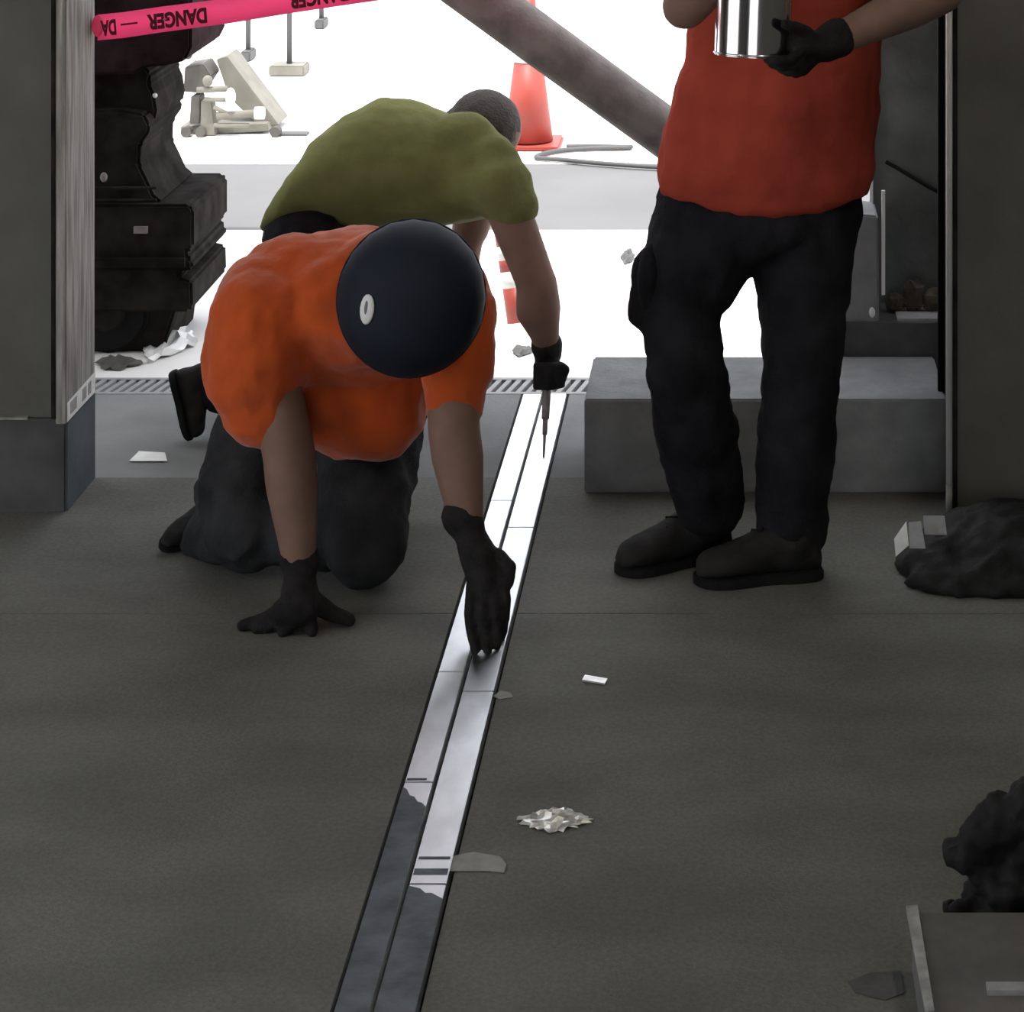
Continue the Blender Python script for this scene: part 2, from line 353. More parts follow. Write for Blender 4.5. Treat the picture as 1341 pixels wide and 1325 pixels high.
scrap_on(-0.590,-0.528,4.165,4.185,0.0052,M_film); scrap_on(-0.588,-0.530,4.22,4.228,0.0052,M_film)
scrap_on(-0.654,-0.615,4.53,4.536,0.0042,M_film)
MB().box((CH0,3.3,-0.031),(CH1,7.04,-0.026)).build('channel_bed', M_chan, tp)

# ------------------------------------------------------------------ people: shared bits
def frame(fwd, up):
    f = V(fwd).normalized(); u = V(up); u = (u - f*u.dot(f)).normalized(); s = f.cross(u)
    return f, u, s                                           # forward, up, right side
def rot3(x, y, z): return Matrix((x, y, z)).transposed()
def head_into(m_, c, fwd, up, k=1.0):
    c = V(c); f, u, s = frame(fwd, up); R = rot3(s, f, u)
    m_.ell(c+u*0.025*k, (0.077*k,0.098*k,0.098*k), R); m_.ell(c+f*0.022*k-u*0.045*k, (0.060*k,0.072*k,0.078*k), R)
    m_.ell(c+f*0.060*k-u*0.095*k, (0.032*k,0.030*k,0.025*k), R)
    m_.cap(c+f*0.094*k+u*0.012*k, c+f*0.112*k-u*0.030*k, 0.009*k, 0.014*k)          # nose
    for q in (-1, 1):
        m_.ell(c+s*q*0.080*k-u*0.012*k, (0.010*k,0.020*k,0.032*k), R)                # ears
        m_.ell(c+s*q*0.030*k+f*0.090*k+u*0.022*k, (0.024*k,0.010*k,0.008*k), R)      # brow
    m_.cap(c+s*0.020*k+f*0.086*k-u*0.062*k, c-s*0.020*k+f*0.086*k-u*0.062*k, 0.008*k)   # lips
def face_parts(c, fwd, up, par, k=1.0):
    c = V(c); f, u, s = frame(fwd, up)
    for q in (-1, 1):
        MB().ell(c+s*q*0.032*k+f*0.082*k+u*0.003*k, 0.0125*k).build('eye', M_badge, par, True)

def boot(par, heel, toe, up=(0,0,1), k=1.0, ankle=None):
    heel, toe = V(heel), V(toe); f, u, s = frame(toe-heel, up); L = (toe-heel).length
    m_ = MB(); rings = []
    for t, wd, ht in ((0.01,0.022,0.050),(0.05,0.036,0.085),(0.15,0.041,0.105),(0.28,0.042,0.112),(0.42,0.041,0.104),(0.56,0.044,0.086),
                      (0.70,0.049,0.070),(0.83,0.048,0.060),(0.93,0.038,0.050),(0.99,0.020,0.036)):
        h = ht*k; rings.append((heel+f*(t*L)+u*(0.012*k+h*0.5), s*(wd*k), u*(h*0.5)))
    m_.loft(rings)
    m_.cap(heel+f*0.22*L+u*0.08*k, V(ankle) if ankle else heel+f*0.20*L+u*0.17*k, 0.050*k, 0.054*k)
    b = m_.blob('boot', M_boot, par, 0.007, 5, 0.005, 0.04)
    prof = ((0.0,0.022),(0.02,0.034),(0.08,0.043),(0.2,0.046),(0.35,0.043),(0.48,0.043),(0.62,0.050),(0.75,0.054),(0.86,0.050),(0.94,0.039),(0.99,0.022),(1.01,0.008))
    poly = [heel+f*(t*L)+s*wd*k for t, wd in prof]+[heel+f*(t*L)-s*wd*k for t, wd in reversed(prof)]
    MB().prism(poly, u*0.020*k).build('sole', M_rubber, b, bevel=0.003)
    pts = [heel+f*((0.44+0.05*i)*L)+u*(0.118-0.0095*i)*k+s*((-1)**i)*0.018*k for i in range(5)]
    MB().tube(pts, 0.0028).build('laces', M_rubber, b, True)
    return b
def glove(par, wrist, palm, fingers, thumb, r=0.0115, cuff=None):
    # palm: list of (point, radius); fingers: list of 4-point chains
    m_ = MB(); pts = [V(wrist)]+[V(p) for p, _ in palm]; rs = [0.033]+[q for _, q in palm]
    m_.chain(pts, rs)
    for fg in fingers:
        m_.chain([V(p) for p in fg], [r*1.15]+[r]*(len(fg)-2)+[r*0.85])
    m_.chain([V(p) for p in thumb], [r*1.5, r*1.2, r*0.95][:len(thumb)])
    if cuff: m_.cap(V(wrist), V(cuff), 0.042, 0.047)
    return m_.blob('glove', M_glove, par, 0.0055, 3, 0.003, 0.03)

# ------------------------------------------------------------------ kneeling worker in orange, navy hat
def orange_worker():
    t = thing('person', 'worker kneeling in bright orange shirt and navy hard hat, hand on metal strip', 'person', (-0.92,5.6,0))
    shR, elR, wrR = P(338,418,5.44), P(378,590,5.36), P(393,742,5.30)
    shL, elL, wrL = P(598,415,5.44), P(594,560,5.35), P(612,690,5.26)
    pel = P(430,500,5.86); chest = P(470,400,5.56); belly = P(462,490,5.66); neck = P(528,352,5.44)
    hc = P(538,410,5.30); hf = V((0.10,-0.50,-0.86)); hu = V((0.03,-0.86,0.50))
    hipR, hipL = pel+V((-0.12,0.0,-0.02)), pel+V((0.12,0.0,-0.02))
    knR, knL = P(322,715,5.60), P(478,738,5.50); knR.z = 0.085; knL.z = 0.085
    anR, anL = V((knR.x-0.13,5.92,0.08)), V((knL.x-0.02,5.94,0.08))
    b = MB()
    b.chain([pel, belly, chest], [0.13,0.15,0.15]); b.cap(chest, neck, 0.13, 0.062); b.cap(neck, hc, 0.06, 0.06)
    head_into(b, hc, hf, hu, 1.0)
    for s, e, w_ in ((shR,elR,wrR),(shL,elL,wrL)):
        b.cap(chest, s, 0.10, 0.068); b.cap(s, e, 0.070, 0.062); b.cap(e, e.lerp(w_,0.3), 0.062, 0.062); b.cap(e.lerp(w_,0.3), w_, 0.062, 0.038)
    for h, k, a in ((hipR,knR,anR),(hipL,knL,anL)):
        b.cap(h, k, 0.085, 0.055); b.cap(k, a, 0.05, 0.04)
    b.blob('body', M_skin, t, 0.010, 4)
    face_parts(hc, hf, hu, t)
    # shirt: broad rounded back, sleeves to the elbow, hem at the belt
    s = MB()
    X = V((1,0,0))
    s.loft([(P(424,520,5.90),(0.19,0,0),(0,0.10,0.14)), (P(440,470,5.76),(0.225,0,0),(0,0.12,0.165)),
            (P(448,430,5.64),(0.245,0,0),(0,0.11,0.175)), (P(458,395,5.54),(0.245,0,0),(0,0.10,0.165)),
            (P(470,385,5.46),(0.235,0,0),(0,0.09,0.13)), (P(490,385,5.39),(0.17,0,0),(0,0.07,0.09))])
    s.ell(P(470,500,5.62),(0.19,0.16,0.19)); s.ell(P(490,535,5.58),(0.13,0.12,0.125))
    s.ell(P(348,412,5.50),(0.130,0.12,0.150)); s.ell(P(392,372,5.56),(0.145,0.11,0.125)); s.ell(P(590,395,5.50),(0.095,0.11,0.135))
    s.ell(P(520,345,5.50),(0.15,0.09,0.085))
    s.chain([shR, P(336,485,5.42), P(342,535,5.40)], [0.122,0.128,0.096])
    s.chain([shL, P(598,480,5.40), P(595,528,5.38)], [0.10,0.088,0.072])
    s.chain([neck, hc.lerp(neck,0.5)], [0.085,0.07])
    s.blob('shirt', M_orange, t, 0.010, 8, 0.022, 0.075)
    p = MB()
    p.chain([hipR.lerp(hipL,0.15), hipR.lerp(hipL,0.85)], 0.155)
    p.chain([hipR, P(318,640,5.70), knR+V((0,0,0.02))], [0.145,0.115,0.098]); p.chain([hipL, P(478,640,5.62), knL+V((0,0,0.02))], [0.145,0.12,0.100])
    p.chain([knR+V((0,0,0.015)), anR+V((0,0,0.01))], [0.09,0.075]); p.chain([knL+V((0,0,0.015)), anL], [0.09,0.07])
    p.cap(P(300,700,5.66), P(262,705,5.78), 0.07, 0.055); p.cap(P(350,690,5.62), P(470,695,5.56), 0.09, 0.09)
    p.blob('jeans', M_jean, t, 0.011, 5, 0.028, 0.07)
    boot(t, V((anR.x+0.02,6.02,0.03)), G(212,722,0.01), up=(0.3,-0.2,0.95), k=0.68)
    boot(t, V((anL.x,6.12,0.14)), V((anL.x,5.98,0.0)) + V((0,-0.05,0.0)), up=(0,0.75,0.6), k=0.95)
    # planted hand
    def g(px, py, z): return G(px, py, z)
    glove(t, wrR, [(P(392,772,5.28),0.043),(P(392,796,5.25),0.044),(P(372,803,5.25),0.034)],
          [[P(372,795,5.26), g(352,808,0.030), g(335,815,0.014), g(318,819,0.011)],
           [P(376,797,5.24), g(362,812,0.028), g(348,820,0.014), g(336,823,0.010)],
           [P(388,798,5.23), g(382,815,0.028), g(376,823,0.016), g(370,827,0.010)],
           [P(404,798,5.23), g(406,814,0.028), g(408,822,0.016), g(409,827,0.010)]],
          [P(410,788,5.27), g(434,803,0.032), g(458,812,0.016)], r=0.0165, cuff=P(392,732,5.31))
    # hand working on the strip
    glove(t, wrL, [(P(625,725,5.235),0.043),(P(636,757,5.215),0.042)],
          [[P(618,765,5.20), P(614,800,5.175), P(617,828,5.175), G(622,852,0.013)],
           [P(632,768,5.195), P(632,806,5.165), P(636,832,5.17), G(639,853,0.013)],
           [P(646,764,5.195), P(650,800,5.17), P(651,824,5.175), G(651,846,0.013)],
           [P(655,752,5.205), P(663,784,5.185), P(661,806,5.185), G(658,832,0.013)]],
          [P(652,728,5.23), P(668,742,5.21), P(667,764,5.205)], r=0.0125, cuff=P(604,676,5.27))
    # hat: dome pointing to the camera, rim, badge
    ax = (P(540,392,5.10)-P(536,385,5.27)).normalized(); c0 = P(539,390,5.30)
    x_, y_ = V((1,0,0)), None; x_ = (x_-ax*x_.dot(ax)).normalized(); y_ = ax.cross(x_)
    rings = []
    for i in range(13):
        a = (i/12)*math.pi*0.5*0.985
        rings.append((c0+ax*0.165*math.sin(a), x_*0.171*math.cos(a)**0.85, y_*0.178*math.cos(a)**0.85))
    hat = MB().loft(rings).build('hard_hat', M_hat, t, True)
    rim = [c0+x_*0.170*math.cos(2*math.pi*k/40)+y_*0.177*math.sin(2*math.pi*k/40) for k in range(41)]
    MB().tube(rim, 0.003).build('rim', M_hat, hat, True)
    bc = P(481,405,5.0); d = (bc - V((0,0,H))).normalized()
    # project the badge centre onto the dome
    best = None
    for i in range(400):
        q = V((0,0,H))+d*(5.0+i*0.001); r_ = q-c0; h_ = r_.dot(ax)
        if h_ < 0: continue
        u_ = r_.dot(x_)/0.171; v_ = r_.dot(y_)/0.178; rad = math.hypot(u_, v_)
        a = math.asin(min(1, h_/0.165)); 
        if rad <= math.cos(a)**0.85: best = q; break
    if best:
        nrm = ((best-c0)+ax*0.02).normalized(); up = V((0.08,0,1)); up = (up-nrm*up.dot(nrm)).normalized(); sd_ = up.cross(nrm)
        R = rot3(sd_, up, nrm)
        bo = MB().ell(best+nrm*0.001,(0.0185,0.034,0.006),R).build('badge', M_badge, hat, True); bo['label'] = 'small white oval badge'
        MB().ell(best+nrm*0.005+up*0.004,(0.005,0.017,0.0035),R).build('badge_mark', M_badged, hat, True)
orange_worker()

# ------------------------------------------------------------------ worker in lime shirt, bent over behind
def lime_worker():
    t = thing('person', 'worker in a lime green shirt bent over behind the orange kneeling worker, driving a screw', 'person', (-1.2,6.75,0))
    pel = P(412,275,6.78); mid = P(480,215,6.80); chest = P(580,212,6.80); neck = P(632,196,6.84)
    shN, elN, wrN = P(655,246,6.62), P(703,372,6.56), P(717,462,6.60)
    shF, elF, wrF = P(635,225,7.02), P(616,300,7.06), P(606,400,7.02)
    hc = P(628,178,6.94); hf = V((0.72,0.10,-0.68)); hu = V((0.66,0.05,0.75))
    hpN, hpF = pel+V((0,-0.12,-0.04)), pel+V((0,0.12,-0.04))
    knN, knF = V((-1.13,6.66,0.075)), V((-1.10,6.93,0.075))
    anN, anF = V((-1.50,6.61,0.14)), V((-1.42,6.95,0.14))
    b = MB()
    b.chain([pel, mid, chest, neck], [0.12,0.13,0.135,0.065]); b.cap(neck, hc, 0.058, 0.06)
    head_into(b, hc, hf, hu, 1.12)
    for s, e, w_ in ((shN,elN,wrN),(shF,elF,wrF)):
        b.cap(chest, s, 0.09, 0.066); b.cap(s, e, 0.068, 0.058)
    b.chain([elN, P(705,405,6.56), P(713,435,6.58), wrN], [0.060,0.066,0.045,0.032])
    b.chain([elF, wrF], [0.045,0.03])
    for h, k, a in ((hpN,knN,anN),(hpF,knF,anF)): b.cap(h, k, 0.085, 0.055); b.cap(k, a, 0.05, 0.04)
    b.blob('body', M_skin2, t, 0.010, 4)
    face_parts(hc, hf, hu, t)
    f, u, s_ = frame(hf, hu); R = rot3(s_, f, u)
    h = MB(); h.ell(hc+u*0.034-f*0.010,(0.095,0.114,0.110),R); h.ell(hc-f*0.04-u*0.02,(0.09,0.085,0.085),R)
    h.blob('hair', M_hair, t, 0.007, 3, 0.006, 0.03)
    sh = MB(); Y_ = V((0,1,0))
    def ring(px, py, Y, half_px, dep, tilt=0.0):
        c = P(px,py,Y); hz = half_px*Y/F
        return (c, (tilt*hz,0,hz), (0,dep,0))
    sh.loft([ring(358,268,6.78,30,0.15,0.5), ring(386,244,6.78,60,0.195,0.40), ring(430,222,6.78,72,0.20,0.3), ring(490,212,6.79,84,0.21,0.1),
             ring(560,214,6.80,80,0.21,-0.1), ring(615,222,6.80,66,0.19,-0.3), ring(650,228,6.80,44,0.13,-0.5)])
    sh.chain([shN, P(672,270,6.60)], [0.098,0.078]); sh.ell(P(620,235,6.74),(0.12,0.16,0.115)); sh.ell(P(618,212,6.72),(0.125,0.12,0.10)); sh.ell(P(606,192,6.74),(0.12,0.11,0.10)); sh.ell(P(640,210,6.70),(0.08,0.09,0.085)); sh.ell(P(648,230,6.66),(0.085,0.09,0.115))
    sh.chain([shF, elF.lerp(shF,0.5)], [0.075,0.062]); sh.cap(neck, neck.lerp(hc,0.3), 0.075, 0.068)
    sh.blob('shirt', M_lime, t, 0.012, 7, 0.016, 0.09)
    p = MB()
    p.chain([hpN+V((-0.01,0.02,-0.02)), hpF+V((-0.01,-0.02,-0.02))], 0.125)
    p.chain([hpN+V((0,0.02,-0.03)),knN+V((0,0,0.02))],[0.12,0.09]); p.chain([hpF+V((0,-0.02,-0.03)),knF+V((0,0,0.02))],[0.12,0.09])
    p.chain([knN+V((0,0,0.015)),anN],[0.085,0.065]); p.chain([knF+V((0,0,0.015)),anF],[0.085,0.065])
    p.blob('trousers', M_pant, t, 0.012, 5, 0.022, 0.07)
    boot(t, V((-1.635,6.60,0.20)), V((-1.58,6.58,0.008)), up=(1,0,0.1), k=0.85)
    boot(t, V((-1.545,6.95,0.20)), V((-1.49,6.95,0.008)), up=(1,0,0.1), k=0.85)
    # fist round the screwdriver, seen from outside
    tool0 = P(722,488,6.57)
    fs = []
    for i in range(4):
        py = 478+i*8.5
        fs.append([P(706,py,6.60), P(703,py+2,6.545), P(722,py+2,6.525), P(736,py,6.555)])
    glove(t, wrN, [(P(716,480,6.60),0.036),(P(716,496,6.60),0.036)], fs, [P(722,476,6.57), P(740,484,6.56), P(736,498,6.545)], r=0.0125, cuff=P(716,452,6.595))
    glove(t, wrF, [(P(604,430,7.0),0.034),(P(603,448,7.0),0.034)],
          [[P(596+5*i,455,7.0), P(595+5*i,480,6.99), P(596+5*i,500,7.0), P(597+5*i,515,7.0)] for i in range(4)],
          [P(612,440,6.99), P(620,458,6.99), P(620,472,6.99)])
    d = thing('screwdriver', 'long screwdriver held upright on the metal strip by the lime shirted worker', 'screwdriver', G(712,598,0.006))
    a0 = G(712,598,0.006); a1 = P(717,488,6.575)
    MB().cyl(a1.lerp(a0,0.10), a1.lerp(a0,0.55), 0.013, 0.011).build('bit_holder', M_pipe, d, True)
    MB().cyl(a1.lerp(a0,0.55), a1.lerp(a0,0.74), 0.008, 0.007).build('shaft', M_pipe, d, True)
    MB().cyl(a1.lerp(a0,0.72), a0, 0.005, 0.003).build('tip', M_pipe, d, True)
    MB().cyl(a1.lerp(a0,-0.15), a1.lerp(a0,0.12), 0.015).build('handle', M_rubber, d, True)
lime_worker()

# ------------------------------------------------------------------ standing worker with the steel can
def standing_worker():
    t = thing('person', 'standing worker in a rust orange shirt and black trousers holding a shiny steel can', 'person', (0.03,5.62,0))
    hpR, hpL = P(928,300,5.62), P(1050,300,5.64)           # his right is on the viewer's left
    knR, knL = P(893,478,5.50), P(1050,480,5.56)
    anR, anL = P(925,672,5.66), P(1038,680,5.62)
    pel = P(988,275,5.63); waist = P(1002,190,5.63); chest = P(1020,20,5.62); neck = P(1022,-100,5.62)
    shR, shL = P(925,-75,5.60), P(1125,-70,5.62)
    elR, wrR = P(897,8,5.38), P(950,-45,5.22)
    elL, wrL = P(1232,-12,5.42), P(1082,58,5.25)
    hc = V((neck.x-0.02,5.56,1.755)); hf = V((-0.25,-1,-0.25)); hu = V((0,-0.15,1))
    b = MB()
    b.chain([pel,waist,chest],[0.115,0.13,0.145]); b.cap(chest,neck,0.13,0.062); b.cap(neck,hc,0.058,0.058)
    head_into(b, hc, hf, hu, 1.0)
    for s, e, w_ in ((shR,elR,wrR),(shL,elL,wrL)):
        b.cap(neck.lerp(chest,0.3), s, 0.08, 0.066); b.cap(s, e, 0.064, 0.054); b.cap(e, e.lerp(w_,0.3), 0.056, 0.056); b.cap(e.lerp(w_,0.3), w_, 0.056, 0.034)
    for h, k, a in ((hpR,knR,anR),(hpL,knL,anL)): b.cap(h,k,0.08,0.055); b.cap(k,a,0.05,0.04)
    b.blob('body', M_skin2, t, 0.010, 4)
    face_parts(hc, hf, hu, t)
    f, u, s_ = frame(hf, hu); R = rot3(s_, f, u)
    h = MB(); h.ell(hc+u*0.034-f*0.016,(0.083,0.100,0.096),R); h.ell(hc-f*0.045-u*0.01,(0.079,0.065,0.075),R)
    h.blob('hair', M_hair, t, 0.007, 3, 0.006, 0.03)
    s = MB()
    def ring(px0, px1, py, Y, dep, dz=0.0): 
        c = P((px0+px1)/2, py, Y); return (c, ((px1-px0)/2*Y/F,0,dz), (0,dep,0))
    s.loft([ring(862,1136,255,5.63,0.17,-0.004), ring(858,1146,225,5.63,0.18), ring(868,1150,165,5.63,0.175), ring(884,1154,110,5.63,0.17),
            ring(900,1156,55,5.63,0.165), ring(905,1152,0,5.63,0.16), ring(900,1150,-50,5.62,0.14), ring(930,1120,-90,5.62,0.10), ring(975,1070,-112,5.62,0.07)])
    s.ell(P(1000,256,5.60),(0.21,0.15,0.052)); s.chain([shR, shR.lerp(elR,0.55)], [0.09,0.078]); s.chain([shL, shL.lerp(elL,0.62)], [0.09,0.082])
    s.blob('shirt', M_orange2, t, 0.011, 5, 0.022, 0.09)
    p = MB()
    p.chain([P(930,268,5.64), P(1062,268,5.64)], 0.135); p.ell(P(992,280,5.63),(0.22,0.17,0.10)); p.ell(P(988,310,5.63),(0.10,0.16,0.062)); p.chain([P(945,235,5.64), P(1050,235,5.64)], 0.14)
    p.chain([hpR, P(912,345,5.58), P(890,405,5.54), knR+V((0.01,0,0)), P(912,570,5.58), P(930,655,5.66)], [0.145,0.132,0.098,0.094,0.103,0.090])
    p.chain([hpL, P(1053,390,5.60), knL+V((0.0,0,0)), P(1042,590,5.60), P(1036,690,5.62)], [0.14,0.112,0.095,0.097,0.088])
    p.cap(P(848,345,5.56), P(845,410,5.54), 0.040, 0.040)
    p.blob('trousers', M_pant, t, 0.011, 5, 0.026, 0.07)
    c = MB(); c.ell(P(852,375,5.53),(0.034,0.05,0.105)); c.blob('cargo_pocket', M_pant, t, 0.008, 3, 0.008, 0.05)
    boot(t, G(955,724,0), G(808,752,0), k=1.12, ankle=anR)
    boot(t, G(1076,752,0), G(910,764,0), k=1.15, ankle=P(1040,690,5.6))
    # his left glove grips the can's lower right side, thumb up the side
    glove(t, wrL, [(P(1062,62,5.22),0.040),(P(1048,58,5.20),0.038)],
          [[P(1052,60,5.19), P(1036,78,5.15), P(1018,80,5.13), P(1004,78,5.15)],
           [P(1055,68,5.20), P(1040,86,5.17), P(1024,87,5.155), P(1010,84,5.17)],
           [P(1060,76,5.21), P(1046,92,5.19), P(1034,94,5.19), P(1022,90,5.20)],
           [P(1064,78,5.23), P(1052,93,5.22), P(1042,96,5.22), P(1034,92,5.22)]],
          [P(1056,44,5.20), P(1042,36,5.165), P(1028,32,5.14)], r=0.0125, cuff=P(1096,50,5.27))
    glove(t, wrR, [(P(952,-62,5.20),0.038),(P(950,-78,5.19),0.036)],
          [[P(948,-60-9*i,5.18), P(941,-62-9*i,5.14), P(952,-62-9*i,5.115), P(968,-62-9*i,5.105)] for i in range(4)],
          [P(958,-88,5.18), P(968,-104,5.16), P(985,-112,5.15)], r=0.0115)
    # the can
    cc = P(985,72,5.22); r = 0.0865; top = cc+V((0.010,0.020,0.27)); axis = (top-cc).normalized()
    cn_ = thing('steel_can', 'shiny cylindrical steel can held by the standing worker', 'can', cc)
    q = MB(); q.cyl(cc, top, r, r, 64); q.f = q.f[:-2]; q.build('can_body', M_chrome, cn_, True)
    MB().cyl(cc, cc+axis*0.003, r*0.99, r*0.99, 48).build('base', M_chrome, cn_)
    for z in (0.004, 0.262):
        ctr = cc+axis*z; a_ = axis.orthogonal().normalized(); b_ = axis.cross(a_)
        MB().tube([ctr+(a_*math.cos(2*math.pi*k/48)+b_*math.sin(2*math.pi*k/48))*r for k in range(49)], 0.003).build('rim', M_chrome, cn_, True)
    MB().cyl(top, top+axis*0.006, r*0.93, r*0.9, 40).build('lid', M_chrome, cn_, True)
standing_worker()

# ------------------------------------------------------------------ diagonal brace pipe leaning across the doorway
a, b_ = P(1075,322,6.98), P(87,-398,6.375)
bp = thing('brace_pipe', 'thick grey-brown pipe slanting down behind the standing worker', 'pipe', (a.x, a.y, a.z))
MB().cyl(a, b_, 0.074, 0.074, 28).build('pipe', M_pipe, bp, True)
d_ = (b_-a).normalized()
MB().cyl(a-d_*0.012, a+d_*0.05, 0.082, 0.082, 28).build('end_collar', M_pipe, bp, True)
# barrier block carrying the pipe's foot
Yb = 6.60
jb = MB().prism([P(1040,470,Yb),P(1152,470,Yb),P(1150,283,Yb),P(1128,281,Yb),P(1082,300,Yb)],(0,0.19,0)).build('barrier_block', M_slab, bevel=0.006)
for v in jb.data.vertices: pass
tag(jb, 'grey concrete barrier block on the step behind the standing worker', 'barrier')
tag(MB().box((0.415,6.60,0.42),(0.425,6.612,0.72)).build('white_stake', M_trim), 'short white stake beside the barrier block', 'stake')
# rubble in the corner by the dark wall
for i, (px, py, r, lb_) in enumerate(((1172,402,0.034,'low brown rubble lump nearest the barrier block'),(1196,385,0.040,'tallest brown rubble lump against the dark outer wall'),(1224,398,0.042,'brown rubble lump nearest the white corner strip'))):
    q = MB(); c = P(px,py,6.70); c.z = 0.345+r*0.8 if i != 1 else 0.345+r*1.2
    q.ell(c,(r*0.9,r*0.8,r*(1.3 if i == 1 else 0.85)),nu=9,nv=6); rr = random.Random(i)
    q.v = [c+(v-c)*(0.8+0.3*rr.random()) for v in q.v]
    tag(q.build('rubble_lump', M_rust), lb_, 'rubble', 'rubble lumps by the outer wall')

# ------------------------------------------------------------------ dark machine parked outside on the left
def machine():
    Y0 = 7.45
    t = thing('parked_machine', 'dark compact machine parked outside beside the wooden jamb board', 'machine', (-2.1,7.8,0))
    def slab(name, pts, dep, y=Y0, m_=M_dark, bev=0.01):
        return MB().prism([P(px,py,y+dep) for px, py in pts],(0,-dep,0)).build(name, m_, t, bevel=bev)
    slab('chassis', [(60,226),(292,226),(298,232),(298,279),(290,281),(291,292),(297,295),(297,306),(280,309),(280,316),(296,320),(297,352),(292,358),(60,358)], 0.5)
    slab('lower_skirt', [(60,356),(270,356),(256,400),(252,432),(60,438)], 0.4, Y0+0.05)
    slab('engine_cowl', [(60,120),(196,112),(232,118),(240,132),(238,142),(228,156),(227,182),(236,200),(244,218),(256,228),(60,228)], 0.45, Y0+0.03)
    slab('seat_back', [(100,66),(228,62),(236,72),(234,84),(240,98),(243,118),(240,132),(100,132)], 0.40, Y0+0.1)
    slab('roof_guard', [(40,-30),(296,-30),(295,34),(287,50),(262,56),(240,58),(225,66),(40,72)], 0.5, Y0+0.02, M_darkr)
    for px in (70, 150):
        MB().cyl(P(px,60,Y0+0.3), P(px,240,Y0+0.3), 0.025).build('guard_post', M_dark, t, True)
    for px, py, yy in ((140,440,Y0+0.02),(165,440,Y0+0.40),(40,440,Y0+0.02)):
        c = P(px, py, yy); c.z = 0.13
        w_ = MB().cyl(c+V((0,-0.0,0)), c+V((0,0.13,0)), 0.13, 0.13, 24).build('wheel', M_rubber, t, bevel=0.012)
        MB().cyl(c+V((0,-0.012,0)), c+V((0,0.0,0)), 0.05, 0.06, 16).build('hub', M_dark, w_)
    MB().box(P(176,300,Y0)-V((0,0.012,0.012)), P(194,296,Y0)+V((0,0.0,0))).build('latch', M_pipe, t)
    MB().ell(P(203,125,Y0+0.05),0.008).build('bolt', M_trim, t, True)
    MB().ell(P(136,232,Y0),(0.012,0.01,0.016)).build('cap', M_pipe, t, True)
    for i, py in enumerate((246,262)):
        MB().cyl(P(100,py,Y0-0.004), P(205,py,Y0-0.004), 0.005).build('rib', M_dark, t)
    MB().box(P(60,345,Y0)-V((0,0.015,0.01)), P(243,337,Y0)).build('ledge', M_dark, t)
machine()
# crumpled pale sheet lying under the machine
def crumple(name, label, cat, cpx, cpy, rx, ry, hz, m_, seed, n=9, z0=0.0, group=None):
    rr = random.Random(seed); c = G(cpx, cpy, z0); vs = []; fs = []
    for j in range(n):
        for i in range(n):
            u, v = i/(n-1)*2-1, j/(n-1)*2-1; k = 1-0.25*rr.random()*(abs(u)**3+abs(v)**3)
            e = max(0.0, 1-(u*u+v*v)*0.55)
            vs.append((c.x+u*rx*k*(1-0.35*v*v), c.y+v*ry*k*(1-0.45*u*u), z0+0.002+hz*rr.random()*e))
    for j in range(n-1):
        for i in range(n-1): fs.append((j*n+i, j*n+i+1, (j+1)*n+i+1, (j+1)*n+i))
    me = MB().add(vs, fs).mesh(name); o = finish(me, name, m_, None, False)
    so = o.modifiers.new('thick', 'SOLIDIFY'); so.thickness = 0.0012
    return tag(o, label, cat, group)
crumple('plastic_sheet', 'crumpled pale plastic sheet on the ground beside the dark machine', 'sheet', 222,452,0.10,0.22,0.05,M_white,3)
crumple('rag', 'dark grey rag lying by the drain under the machine', 'rag', 155,478,0.08,0.08,0.03,M_beiged,4)

